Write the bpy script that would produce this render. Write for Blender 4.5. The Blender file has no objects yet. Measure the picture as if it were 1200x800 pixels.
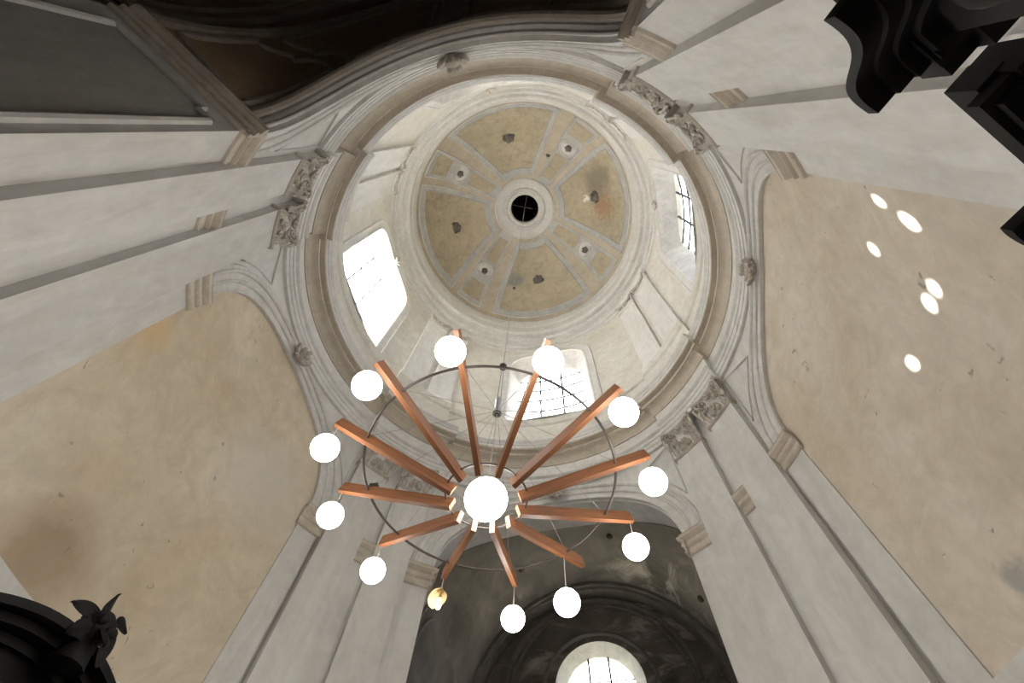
import bpy, math, random
from math import sin, cos, radians as rad, pi, sqrt, atan2, hypot
from mathutils import Vector, Matrix

random.seed(7)
SC = bpy.context.scene
COL = SC.collection

# ------------------------------------------------------------------ camera
cam_d = bpy.data.cameras.new('camera'); cam = bpy.data.objects.new('camera', cam_d); COL.objects.link(cam)
cam_d.sensor_fit = 'HORIZONTAL'; cam_d.sensor_width = 36.0; cam_d.lens = 36.0 * 566.7 / 1200.0
cam_d.clip_start = 0.05; cam_d.clip_end = 300
_M = ((0.97513, -0.18295, -0.12514), (0.21775, 0.89617, 0.38659), (0.04142, -0.40423, 0.91372))
CAM = Vector((1.065, -3.1633, 1.6))
cam.matrix_world = Matrix(((_M[0][0], -_M[0][1], -_M[0][2], CAM.x),
                           (_M[1][0], -_M[1][1], -_M[1][2], CAM.y),
                           (_M[2][0], -_M[2][1], -_M[2][2], CAM.z), (0, 0, 0, 1)))
SC.camera = cam

# ------------------------------------------------------------------ sky, sun, exposure
W = bpy.data.worlds.new('sky'); SC.world = W; W.use_nodes = True
bg = W.node_tree.nodes['Background']
bg.inputs['Strength'].default_value = 7.0
_tc = W.node_tree.nodes.new('ShaderNodeTexCoord'); _sp = W.node_tree.nodes.new('ShaderNodeSeparateXYZ'); _mr = W.node_tree.nodes.new('ShaderNodeMapRange'); _mx = W.node_tree.nodes.new('ShaderNodeMix')
W.node_tree.links.new(_tc.outputs['Generated'], _sp.inputs[0]); W.node_tree.links.new(_sp.outputs['Z'], _mr.inputs[0])
_mr.inputs[1].default_value = 0.0; _mr.inputs[2].default_value = 1.0
_mx.data_type = 'RGBA'; W.node_tree.links.new(_mr.outputs[0], _mx.inputs[0])
_mx.inputs[6].default_value = (0.31, 0.325, 0.34, 1); _mx.inputs[7].default_value = (0.93, 0.97, 1.0, 1)
W.node_tree.links.new(_mx.outputs[2], bg.inputs['Color'])

SUN_DIR = Vector((9.35, -0.90, -9.25)).normalized()       # through the left drum window onto the right wall
sun_d = bpy.data.lights.new('sun_offscreen', 'SUN'); sun_d.energy = 110.0; sun_d.angle = rad(0.53); sun_d.color = (1.0, 0.95, 0.86)
sun = bpy.data.objects.new('sun_offscreen', sun_d); COL.objects.link(sun)
sun.rotation_euler = SUN_DIR.to_track_quat('-Z', 'Y').to_euler()

# portals only guide the sky's light through the windows the drum has
for az, zc, hz, hw, rr in ((0, 15.7, 4.6, 2.6, 5.45), (90, 15.7, 4.6, 2.6, 5.45), (180, 15.7, 4.6, 2.6, 5.45), (270, 15.9, 4.2, 2.6, 5.45)):
    ld = bpy.data.lights.new('portal', 'AREA'); ld.shape = 'RECTANGLE'; ld.size = hw; ld.size_y = hz
    ld.cycles.is_portal = True
    lo = bpy.data.objects.new('window_back_offscreen' if az == 270 else 'window_portal', ld); COL.objects.link(lo)
    lo.location = (rr * cos(rad(az)), rr * sin(rad(az)), zc)
    lo.rotation_euler = Vector((-cos(rad(az)), -sin(rad(az)), 0)).to_track_quat('-Z', 'Z').to_euler()
ld = bpy.data.lights.new('portal', 'AREA'); ld.shape = 'RECTANGLE'; ld.size = 2.6; ld.size_y = 4.2; ld.cycles.is_portal = True
lo = bpy.data.objects.new('window_portal', ld); COL.objects.link(lo); lo.location = (0, 11.85, 9.9)
lo.rotation_euler = Vector((0, -1, 0)).to_track_quat('-Z', 'Z').to_euler()

vs = SC.view_settings
vs.view_transform = 'Standard'; vs.look = 'None'; vs.gamma = 1.0; vs.use_curve_mapping = False
vs.exposure = 0.70
SC.cycles.max_bounces = 10; SC.cycles.diffuse_bounces = 7; SC.cycles.transparent_max_bounces = 12

# ------------------------------------------------------------------ materials
def new_mat(name):
    m = bpy.data.materials.new(name); m.use_nodes = True
    nt = m.node_tree
    return m, nt, nt.nodes, nt.links, nt.nodes['Principled BSDF']

def nd(nodes, kind, **kw):
    n = nodes.new(kind)
    for k, v in kw.items():
        if k in n.inputs: n.inputs[k].default_value = v
        else: setattr(n, k, v)
    return n

def noise(nodes, links, coord, scale, detail=5, rough=0.55, dist=0.0):
    n = nd(nodes, 'ShaderNodeTexNoise'); n.inputs['Scale'].default_value = scale
    n.inputs['Detail'].default_value = detail; n.inputs['Roughness'].default_value = rough
    n.inputs['Distortion'].default_value = dist
    links.new(coord, n.inputs['Vector']); return n.outputs['Fac']

def ramp(nodes, links, fac, stops):
    r = nodes.new('ShaderNodeValToRGB'); cr = r.color_ramp
    while len(cr.elements) < len(stops): cr.elements.new(0.5)
    for e, (p, c) in zip(cr.elements, stops):
        e.position = p; e.color = (c[0], c[1], c[2], 1)
    links.new(fac, r.inputs['Fac']); return r.outputs['Color']

def mix(nodes, links, fac, a, b, blend='MIX'):
    m = nodes.new('ShaderNodeMix'); m.data_type = 'RGBA'; m.blend_type = blend
    if isinstance(fac, (int, float)): m.inputs[0].default_value = fac
    else: links.new(fac, m.inputs[0])
    for s, v in ((6, a), (7, b)):
        if isinstance(v, (tuple, list)): m.inputs[s].default_value = (v[0], v[1], v[2], 1)
        else: links.new(v, m.inputs[s])
    return m.outputs[2]

def spot_mask(nodes, links, pos, p, r0, r1, wob, scale=2.0):
    """1 near p, falling to 0 beyond r1, with an uneven edge"""
    vm = nodes.new('ShaderNodeVectorMath'); vm.operation = 'DISTANCE'
    links.new(pos, vm.inputs[0]); vm.inputs[1].default_value = p
    n = noise(nodes, links, pos, scale, 4)
    ma = nd(nodes, 'ShaderNodeMath', operation='MULTIPLY_ADD'); links.new(n, ma.inputs[0]); ma.inputs[1].default_value = wob
    links.new(vm.outputs['Value'], ma.inputs[2])
    mr = nodes.new('ShaderNodeMapRange'); mr.inputs[1].default_value = r0 + wob * 0.5; mr.inputs[2].default_value = r1 + wob * 0.5
    mr.inputs[3].default_value = 1; mr.inputs[4].default_value = 0
    links.new(ma.outputs[0], mr.inputs[0]); return mr.outputs[0]

def plaster(name, base, alt, dirt=None, scale=0.8, dirt_amt=0.35, rough=0.9, bump=0.12, spots=(), streak=False, dirt_lo=0.55, specks=False):
    m, nt, N, L, b = new_mat(name)
    geo = N.new('ShaderNodeNewGeometry'); pos = geo.outputs['Position']
    mp = N.new('ShaderNodeMapping'); L.new(pos, mp.inputs['Vector'])
    if streak: mp.inputs['Scale'].default_value = (1, 1, 0.25)
    big = noise(N, L, mp.outputs['Vector'], scale, 6, 0.6, 0.6)
    col = ramp(N, L, big, ((0.34, base), (0.66, alt)))
    fine = noise(N, L, pos, scale * 7, 6, 0.65, 0.3)
    col = mix(N, L, 0.26, col, ramp(N, L, fine, ((0.3, (0.55, 0.55, 0.55)), (0.7, (1, 1, 1)))), 'MULTIPLY')
    mid = noise(N, L, mp.outputs['Vector'], scale * 3.1, 7, 0.7, 1.6)
    col = mix(N, L, 0.30, col, ramp(N, L, mid, ((0.36, (0.62, 0.60, 0.57)), (0.60, (1, 1, 1)))), 'MULTIPLY')
    if dirt:
        dn = noise(N, L, mp.outputs['Vector'], scale * 1.9, 8, 0.68, 1.2)
        dm = N.new('ShaderNodeMapRange'); dm.inputs[1].default_value = dirt_lo; dm.inputs[2].default_value = 0.78
        dm.inputs[3].default_value = 0; dm.inputs[4].default_value = dirt_amt; L.new(dn, dm.inputs[0])
        col = mix(N, L, dm.outputs[0], col, dirt)
    if specks:
        sp = noise(N, L, pos, 5.5, 3, 0.5, 0.8)
        sm_ = N.new('ShaderNodeMapRange'); sm_.inputs[1].default_value = 0.70; sm_.inputs[2].default_value = 0.745; sm_.inputs[4].default_value = 0.7; L.new(sp, sm_.inputs[0])
        col = mix(N, L, sm_.outputs[0], col, (0.22, 0.19, 0.16))
    for (p, r0, r1, wob, c, amt, sc) in spots:
        sm = spot_mask(N, L, pos, p, r0, r1, wob, sc)
        mm = nd(N, 'ShaderNodeMath', operation='MULTIPLY'); L.new(sm, mm.inputs[0]); mm.inputs[1].default_value = amt
        col = mix(N, L, mm.outputs[0], col, c)
    L.new(col, b.inputs['Base Color']); b.inputs['Roughness'].default_value = rough
    b.inputs['Specular IOR Level'].default_value = 0.2
    bp = N.new('ShaderNodeBump'); bp.inputs['Strength'].default_value = bump; bp.inputs['Distance'].default_value = 0.02
    L.new(fine, bp.inputs['Height']); L.new(bp.outputs['Normal'], b.inputs['Normal'])
    return m

def plain(name, col, rough=0.5, metal=0.0, spec=0.5):
    m, nt, N, L, b = new_mat(name)
    geo = N.new('ShaderNodeNewGeometry'); f = noise(N, L, geo.outputs['Position'], 14, 4)
    c = ramp(N, L, f, ((0.3, tuple(x * 0.85 for x in col)), (0.7, col)))
    L.new(c, b.inputs['Base Color']); b.inputs['Roughness'].default_value = rough; b.inputs['Metallic'].default_value = metal
    b.inputs['Specular IOR Level'].default_value = spec
    return m

def emitter(name, col, strength):
    m, nt, N, L, b = new_mat(name)
    b.inputs['Base Color'].default_value = (0.9, 0.9, 0.88, 1); b.inputs['Roughness'].default_value = 0.4
    b.inputs['Emission Color'].default_value = (*col, 1); b.inputs['Emission Strength'].default_value = strength
    return m

MT = {}
MT['white'] = plaster('white_plaster', (0.64, 0.63, 0.61), (0.73, 0.725, 0.715), (0.52, 0.48, 0.42), 0.7, 0.35, streak=True)
MT['stucco'] = plaster('grey_stucco', (0.61, 0.60, 0.58), (0.72, 0.715, 0.705), (0.42, 0.40, 0.37), 1.1, 0.4)
MT['beige'] = plaster('beige_moulding', (0.46, 0.405, 0.335), (0.54, 0.48, 0.40), (0.35, 0.30, 0.245), 1.0, 0.4)
MT['impost'] = plaster('sandstone_impost', (0.50, 0.43, 0.35), (0.66, 0.61, 0.54), (0.36, 0.29, 0.22), 1.4, 0.5)
MT['carved'] = plaster('carved_stone', (0.42, 0.38, 0.33), (0.58, 0.54, 0.48), (0.22, 0.19, 0.16), 4.0, 0.6)
MT['tan_left'] = plaster('ochre_plaster', (0.61, 0.515, 0.385), (0.72, 0.645, 0.53), (0.46, 0.36, 0.25), 0.55, 0.55, bump=0.2, specks=True,
    spots=(((-4.45, -0.4, 4.95), 0.25, 0.75, 0.7, (0.30, 0.21, 0.13), 0.65, 1.6),
           ((-4.1, -2.0, 7.1), 0.1, 0.5, 0.6, (0.62, 0.42, 0.18), 0.6, 1.5),
           ((-4.3, 1.2, 7.9), 0.2, 1.2, 1.0, (0.62, 0.58, 0.52), 0.7, 1.2)))
MT['tan_right'] = plaster('cream_plaster', (0.59, 0.515, 0.42), (0.70, 0.645, 0.565), (0.54, 0.43, 0.32), 0.6, 0.5, bump=0.2, specks=True,
    spots=(((4.35, 1.15, 4.75), 0.10, 0.22, 0.35, (0.30, 0.29, 0.28), 0.8, 5.0),))
MT['brown'] = plaster('brown_paint', (0.36, 0.26, 0.17), (0.43, 0.32, 0.21), (0.26, 0.20, 0.14), 0.9, 0.5)
MT['brown_trim'] = plaster('grey_brown_moulding', (0.33, 0.29, 0.25), (0.42, 0.38, 0.33), (0.22, 0.19, 0.16), 1.2, 0.5)
MT['slate'] = plaster('grey_panel', (0.44, 0.425, 0.40), (0.54, 0.525, 0.50), (0.33, 0.31, 0.29), 1.5, 0.6, streak=True)  # even grey, darker than the white plaster of the jamb
MT['floor'] = plaster('stone_floor', (0.52, 0.48, 0.43), (0.62, 0.58, 0.53), (0.4, 0.36, 0.32), 0.9, 0.4)
MT['outer'] = plaster('dark_outer_shell', (0.17, 0.15, 0.135), (0.24, 0.21, 0.19), None, 0.5)  # unseen shell, kept dark to cut light bouncing up into the dome
MT['ground'] = plaster('ground', (0.16, 0.16, 0.12), (0.22, 0.21, 0.17), None, 0.3)
MT['drum'] = plaster('drum_plaster', (0.60, 0.57, 0.51), (0.69, 0.67, 0.63), (0.46, 0.41, 0.34), 0.8, 0.55)
MT['dome_grey'] = plaster('dome_grey_border', (0.36, 0.365, 0.37), (0.50, 0.50, 0.49), (0.24, 0.23, 0.22), 1.6, 0.6)
MT['dome_rib'] = plaster('dome_rib', (0.40, 0.345, 0.265), (0.50, 0.44, 0.35), (0.24, 0.21, 0.17), 1.3, 0.5)
MT['dome_ring'] = plaster('dome_collar', (0.58, 0.57, 0.55), (0.66, 0.655, 0.64), (0.36, 0.34, 0.31), 1.3, 0.5)
MT['dome_tan'] = plaster('dome_ochre', (0.34, 0.295, 0.205), (0.44, 0.38, 0.275), (0.15, 0.135, 0.115), 1.1, 0.9, dirt_lo=0.50,
    spots=(((3.25, -0.65, 22.6), 0.4, 1.0, 1.2, (0.17, 0.145, 0.11), 0.9, 2.2),
           ((3.35, 0.45, 22.5), 0.25, 0.70, 1.6, (0.25, 0.16, 0.09), 0.95, 6.0),
           ((2.75, 0.02, 23.0), 0.10, 0.18, 0.5, (0.72, 0.70, 0.66), 1.0, 6.0),
           ((-1.05, 2.9, 22.8), 0.15, 0.45, 0.9, (0.14, 0.14, 0.14), 0.8, 3.0),
           ((1.5, 3.0, 22.8), 0.15, 0.5, 1.0, (0.17, 0.16, 0.15), 0.7, 3.0),
           ((-3.9, 0.9, 21.9), 0.05, 0.40, 0.8, (0.2, 0.19, 0.18), 0.7, 3.0)))
MT['boss'] = plaster('dark_boss', (0.10, 0.09, 0.08), (0.17, 0.15, 0.13), None, 5)
MT['black'] = plain('oculus_shade', (0.055, 0.047, 0.040), 0.9, spec=0.1)  # deep shade of the oculus shaft put into its colour
MT['iron'] = plain('dark_iron', (0.055, 0.045, 0.04), 0.45, 0.6)
MT['bar'] = plain('window_bar', (0.05, 0.05, 0.06), 0.6)
MT['steel'] = plain('brushed_steel', (0.30, 0.30, 0.31), 0.35, 0.9)
MT['cord'] = plain('clear_cord', (0.42, 0.40, 0.37), 0.5)
MT['wire'] = plain('steel_wire', (0.33, 0.32, 0.31), 0.4, 0.4)
MT['globe'] = emitter('lit_opal_glass', (1.0, 0.95, 0.86), 18.0)
MT['bulb'] = emitter('lit_bulb', (1.0, 0.72, 0.36), 14.0)
MT['opal'] = plain('opal_glass_shard', (0.75, 0.66, 0.48), 0.3)
MT['hide'] = plain('black_wood', (0.011, 0.010, 0.010), 0.6, spec=0.10)
MT['rimgold'] = plain('brass_fitting', (0.45, 0.33, 0.14), 0.35, 0.8)

def wood_mat():
    m, nt, N, L, b = new_mat('red_brown_wood')
    tc = N.new('ShaderNodeTexCoord'); mp = N.new('ShaderNodeMapping'); mp.inputs['Scale'].default_value = (1.2, 22, 22)
    L.new(tc.outputs['Object'], mp.inputs['Vector'])
    f = noise(N, L, mp.outputs['Vector'], 2.2, 6, 0.6, 0.4)
    c = ramp(N, L, f, ((0.30, (0.14, 0.050, 0.019)), (0.70, (0.26, 0.105, 0.040))))
    L.new(c, b.inputs['Base Color']); b.inputs['Roughness'].default_value = 0.42
    return m
MT['wood'] = wood_mat()

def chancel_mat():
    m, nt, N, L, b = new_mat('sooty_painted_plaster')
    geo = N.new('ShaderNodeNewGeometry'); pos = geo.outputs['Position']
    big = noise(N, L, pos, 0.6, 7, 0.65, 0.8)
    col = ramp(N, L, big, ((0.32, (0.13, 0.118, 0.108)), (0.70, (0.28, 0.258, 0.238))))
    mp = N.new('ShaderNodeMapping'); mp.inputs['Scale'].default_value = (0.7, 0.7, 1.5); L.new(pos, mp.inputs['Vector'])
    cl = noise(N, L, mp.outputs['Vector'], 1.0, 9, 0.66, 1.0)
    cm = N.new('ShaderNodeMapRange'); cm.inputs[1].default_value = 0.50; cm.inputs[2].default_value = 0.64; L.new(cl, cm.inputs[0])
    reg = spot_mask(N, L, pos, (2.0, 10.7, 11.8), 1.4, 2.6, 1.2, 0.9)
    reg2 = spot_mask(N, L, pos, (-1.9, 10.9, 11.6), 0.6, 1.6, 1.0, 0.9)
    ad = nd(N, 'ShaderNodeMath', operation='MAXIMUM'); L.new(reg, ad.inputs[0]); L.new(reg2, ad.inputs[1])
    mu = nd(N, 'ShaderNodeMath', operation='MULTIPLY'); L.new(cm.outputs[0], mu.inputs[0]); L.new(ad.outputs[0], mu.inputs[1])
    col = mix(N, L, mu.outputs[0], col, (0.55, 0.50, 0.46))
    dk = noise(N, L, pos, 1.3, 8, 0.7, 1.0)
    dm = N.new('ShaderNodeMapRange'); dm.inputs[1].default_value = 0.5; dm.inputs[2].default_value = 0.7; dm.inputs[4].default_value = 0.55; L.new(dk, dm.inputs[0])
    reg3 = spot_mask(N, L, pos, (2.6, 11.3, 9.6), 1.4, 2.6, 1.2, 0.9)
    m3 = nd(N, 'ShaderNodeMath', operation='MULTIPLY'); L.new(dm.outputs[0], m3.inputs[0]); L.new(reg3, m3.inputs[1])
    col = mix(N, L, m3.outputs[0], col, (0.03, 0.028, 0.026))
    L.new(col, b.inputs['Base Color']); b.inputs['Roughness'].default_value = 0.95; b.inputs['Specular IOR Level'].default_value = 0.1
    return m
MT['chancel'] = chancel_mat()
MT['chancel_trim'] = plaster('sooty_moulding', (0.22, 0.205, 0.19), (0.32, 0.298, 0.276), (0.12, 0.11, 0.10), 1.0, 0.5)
MT['reveal'] = plaster('window_reveal', (0.50, 0.50, 0.50), (0.66, 0.66, 0.66), (0.28, 0.28, 0.29), 1.6, 0.7)

def glass_mat(name, frosted=False, holes=()):
    m = bpy.data.materials.new(name); m.use_nodes = True
    nt = m.node_tree; N = nt.nodes; L = nt.links; N.clear()
    out = N.new('ShaderNodeOutputMaterial')
    tr = N.new('ShaderNodeBsdfTransparent'); tr.inputs['Color'].default_value = (0.93, 0.95, 0.96, 1)
    gl = N.new('ShaderNodeBsdfGlossy'); gl.inputs['Roughness'].default_value = 0.08
    mx = N.new('ShaderNodeMixShader'); mx.inputs[0].default_value = 0.05
    L.new(tr.outputs[0], mx.inputs[1]); L.new(gl.outputs[0], mx.inputs[2])
    if not frosted:
        L.new(mx.outputs[0], out.inputs['Surface']); return m
    geo = N.new('ShaderNodeNewGeometry'); acc = None
    for p in holes:
        vm = N.new('ShaderNodeVectorMath'); vm.operation = 'DISTANCE'; L.new(geo.outputs['Position'], vm.inputs[0]); vm.inputs[1].default_value = p[:3]
        lt = nd(N, 'ShaderNodeMath', operation='LESS_THAN'); L.new(vm.outputs['Value'], lt.inputs[0]); lt.inputs[1].default_value = p[3]
        if acc is None: acc = lt.outputs[0]
        else:
            mxm = nd(N, 'ShaderNodeMath', operation='MAXIMUM'); L.new(acc, mxm.inputs[0]); L.new(lt.outputs[0], mxm.inputs[1]); acc = mxm.outputs[0]
    tl = N.new('ShaderNodeBsdfTranslucent'); tl.inputs['Color'].default_value = (0.85, 0.87, 0.88, 1)
    fr = N.new('ShaderNodeMixShader'); L.new(acc, fr.inputs[0]); L.new(tl.outputs[0], fr.inputs[1]); L.new(mx.outputs[0], fr.inputs[2])
    L.new(fr.outputs[0], out.inputs['Surface']); return m
MT['glass'] = glass_mat('clear_window_glass')

# ------------------------------------------------------------------ mesh helpers
def P(r, az, z):
    a = rad(az); return (r * cos(a), r * sin(a), z)

class MB:
    def __init__(s): s.v = []; s.f = []
    def add(s, vs, fs):
        o = len(s.v); s.v += [tuple(p) for p in vs]; s.f += [tuple(i + o for i in f) for f in fs]; return s
    def grid(s, rows, close=False):
        n = len(rows[0]); o = len(s.v)
        for r in rows: s.v += [tuple(p) for p in r]
        for i in range(len(rows) - 1):
            for j in range(n if close else n - 1):
                k = (j + 1) % n
                s.f.append((o + i * n + j, o + i * n + k, o + (i + 1) * n + k, o + (i + 1) * n + j))
        return s
    def sweep(s, prof, azs, caps=False, back=None):
        s.grid([[P(r, a, z) for (r, z) in prof] for a in azs])
        if caps:
            for a in (azs[0], azs[-1]):
                pts = [P(r, a, z) for (r, z) in prof]
                if back: pts += [P(back, a, prof[-1][1]), P(back, a, prof[0][1])]
                s.add(pts, [tuple(range(len(pts)))])
        return s
    def box(s, c, sx, sy, sz, rot=None):
        vs = [Vector((x * sx / 2, y * sy / 2, z * sz / 2)) for x in (-1, 1) for y in (-1, 1) for z in (-1, 1)]
        if rot is not None: vs = [rot @ v for v in vs]
        c = Vector(c)
        return s.add([c + v for v in vs], [(0, 1, 3, 2), (4, 6, 7, 5), (0, 4, 5, 1), (2, 3, 7, 6), (0, 2, 6, 4), (1, 5, 7, 3)])
    def tube(s, path, r, n=8, closed=False, caps=True, up=None, flat=1.0):
        pts = [Vector(p) for p in path]; m = len(pts); rows = []
        rr = r if isinstance(r, (list, tuple)) else [r] * m
        for i, p in enumerate(pts):
            a = pts[(i - 1) % m] if (closed or i > 0) else pts[i]; b = pts[(i + 1) % m] if (closed or i < m - 1) else pts[i]
            t = (b - a).normalized()
            u = Vector(up(p)) if up else (Vector((0, 0, 1)) if abs(t.z) < 0.9 else Vector((1, 0, 0)))
            x = t.cross(u).normalized(); y = x.cross(t).normalized()
            rows.append([p + x * (rr[i] * cos(2 * pi * k / n)) + y * (rr[i] * flat * sin(2 * pi * k / n)) for k in range(n)])
        if closed: rows.append(rows[0])
        o = len(s.v); s.grid(rows, close=True)
        if caps and not closed:
            s.f.append(tuple(o + k for k in range(n))); s.f.append(tuple(o + (m - 1) * n + k for k in range(n)))
        return s
    def lathe(s, prof, c=(0, 0, 0), n=24):
        c = Vector(c)
        return s.grid([[c + Vector((r * cos(2 * pi * k / n), r * sin(2 * pi * k / n), z)) for k in range(n)] for (r, z) in prof], close=True)
    def ball(s, c, r, sx=1, sy=1, sz=1, nu=12, nv=8, rot=None):
        c = Vector(c); rows = []
        for i in range(nv + 1):
            t = pi * i / nv; row = []
            for k in range(nu):
                v = Vector((sx * r * sin(t) * cos(2 * pi * k / nu), sy * r * sin(t) * sin(2 * pi * k / nu), sz * r * cos(t)))
                row.append(c + (rot @ v if rot is not None else v))
            rows.append(row)
        return s.grid(rows, close=True)
    def prism(s, poly, axis0, axis1, org, ext):
        """polygon (a,b) in the plane org + a*axis0 + b*axis1, extruded by vector ext"""
        A = Vector(axis0); B = Vector(axis1); O = Vector(org); X = Vector(ext); n = len(poly)
        vs = [O + A * a + B * b for a, b in poly] + [O + A * a + B * b + X for a, b in poly]
        fs = [tuple(range(n)), tuple(range(2 * n - 1, n - 1, -1))] + [(i, (i + 1) % n, n + (i + 1) % n, n + i) for i in range(n)]
        return s.add(vs, fs)
    def mesh(s, name, mat, angle=32):
        me = bpy.data.meshes.new(name); me.from_pydata(s.v, [], s.f); me.validate()
        for p in me.polygons: p.use_smooth = True
        me.set_sharp_from_angle(angle=rad(angle))
        if mat: me.materials.append(MT[mat] if isinstance(mat, str) else mat)
        me.update(); return me
    def obj(s, name, mat, parent=None, angle=32):
        return link(name, s.mesh(name, mat, angle), parent)

def link(name, me, parent=None, mw=None):
    o = bpy.data.objects.new(name, me); COL.objects.link(o)
    if parent is not None: o.parent = parent
    if mw is not None: o.matrix_local = mw
    return o

def struct(o, label, cat):
    o['kind'] = 'structure'; o['label'] = label; o['category'] = cat; return o

def thing(o, label, cat, group=None):
    o['label'] = label; o['category'] = cat
    if group: o['group'] = group
    return o

def arc(a0, a1, step=1.0):
    n = max(1, int(math.ceil(abs(a1 - a0) / step - 1e-6))); return [a0 + (a1 - a0) * i / n for i in range(n + 1)]

def frame(r, az, z, tilt=0, spin=0):
    """local x = tangent, y = up, z = inward (towards the axis)"""
    a = rad(az); inw = Vector((-cos(a), -sin(a), 0)); up = Vector((0, 0, 1)); x = up.cross(inw).normalized()
    m = Matrix((x, up, inw)).transposed().to_4x4()
    if tilt: m = m @ Matrix.Rotation(rad(tilt), 4, 'X')
    if spin: m = m @ Matrix.Rotation(rad(spin), 4, 'Z')
    m.translation = Vector(P(r, az, z)); return m

R = 4.53          # rotunda wall
ZS = 8.10         # top of the imposts = springing of the arches
ZA = 10.56        # bottom of the main entablature
SIDE = dict(ha=26.0, rise=1.98); OPEN = dict(ha=31.0, rise=2.02)

def arch_z(d, k, w=0.0):
    ha = k['ha'] + math.degrees(w / R); ri = k['rise'] + w
    t = 1 - (d / ha) ** 2
    return ZS + ri * sqrt(t) if t > 0 else ZS

def arch_pts(k, c, w, r, n=56):
    out = []
    for i in range(n + 1):
        t = pi * i / n
        ha = k['ha'] + math.degrees(w / R); ri = k['rise'] + w
        out.append(P(r, c + ha * cos(t), ZS + ri * sin(t)))
    return out

# ------------------------------------------------------------------ floor and outer hull
mb = MB(); mb.box((0, -2.2, -0.15), 19.4, 30.0, 0.3)
struct(mb.obj('floor', 'floor'), 'worn grey stone floor of the domed church', 'floor')

mb = MB(); mb.add([(-150, -150, -0.35), (150, -150, -0.35), (150, 150, -0.35), (-150, 150, -0.35)], [(0, 1, 2, 3)])  # unseen ground plane, added to block light rising from below the horizon
struct(mb.obj('ground', 'ground'), 'unseen ground added around the church to cut light into the dome', 'ground')
ZR = 13.40
mb = MB()  # unseen shell, added so sky light enters only through the windows
X0, X1, Y0, Y1 = -9.6, 9.6, -17.1, 11.75
for (a, b) in (((X1, Y0), (X1, Y1)), ((X0, Y1), (X0, Y0))):
    mb.add([(a[0], a[1], 0), (b[0], b[1], 0), (b[0], b[1], ZR), (a[0], a[1], ZR)], [(0, 1, 2, 3)])
# end wall towards the chancel, with the window hole
mb.add([(X0, Y0, 0), (X1, Y0, 0), (X1, Y0, ZR), (X0, Y0, ZR)], [(0, 1, 2, 3)])
hx, hz0, hz1 = 1.12, 7.9, 11.9
for (xa, xb, za, zb) in ((X0, -hx, 0, ZR), (hx, X1, 0, ZR), (-hx, hx, 0, hz0), (-hx, hx, hz1, ZR)):
    mb.add([(xa, Y1, za), (xb, Y1, za), (xb, Y1, zb), (xa, Y1, zb)], [(0, 1, 2, 3)])
# roof with the round hole for the drum, raised into a cover over the flared vault
ring = []; edge = []; YB = -6.4
for i in range(181):
    a = 270 + 34 + (360 - 68) * i / 180; a = rad(a); ring.append((5.12 * cos(a), 5.12 * sin(a), ZR))
    t = min((X1 / abs(cos(a))) if abs(cos(a)) > 1e-6 else 1e9, ((Y1 if sin(a) > 0 else -YB) / abs(sin(a))) if abs(sin(a)) > 1e-6 else 1e9)
    edge.append((t * cos(a), t * sin(a), ZR))
mb.grid([ring, edge])
for s_ in (-1, 1):      # corners the fan above leaves open
    mb.box((s_ * 8.2, 10.2, ZR + 0.02), 3.0, 3.6, 0.02); mb.box((s_ * 8.2, -5.6, ZR + 0.02), 3.0, 1.9, 0.02)
fan0 = [(5.2 * cos(rad(a)), 5.2 * sin(rad(a)), 15.2) for a in arc(236, 304, 4)]
fan1 = [(YB / sin(rad(a)) * cos(rad(a)), YB, 15.2) for a in arc(236, 304, 4)]
mb.grid([fan0, fan1])
for k in (0, -1):
    mb.add([fan0[k], fan1[k], (fan1[k][0], fan1[k][1], ZR), (fan0[k][0], fan0[k][1], ZR)], [(0, 1, 2, 3)])
# nave roof space
ZN = 19.6; xc = abs(fan1[0][0])
for (p, q_) in (((X0, YB), (X0, Y0)), ((X0, Y0), (X1, Y0)), ((X1, Y0), (X1, YB))):
    mb.add([(p[0], p[1], ZR), (q_[0], q_[1], ZR), (q_[0], q_[1], ZN), (p[0], p[1], ZN)], [(0, 1, 2, 3)])
mb.add([(X0, Y0, ZN), (X1, Y0, ZN), (X1, YB, ZN), (X0, YB, ZN)], [(0, 1, 2, 3)])
mb.add([(X0, YB, ZR), (-xc, YB, ZR), (-xc, YB, ZN), (X0, YB, ZN)], [(0, 1, 2, 3)]); mb.add([(X1, YB, ZR), (xc, YB, ZR), (xc, YB, ZN), (X1, YB, ZN)], [(0, 1, 2, 3)])
mb.add([(-xc, YB, 15.2), (xc, YB, 15.2), (xc, YB, ZN), (-xc, YB, ZN)], [(0, 1, 2, 3)])
o = mb.obj('wall_added_shell', 'outer'); struct(o, 'unseen shell of wall and low roof added to close out the sky', 'wall')

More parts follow.
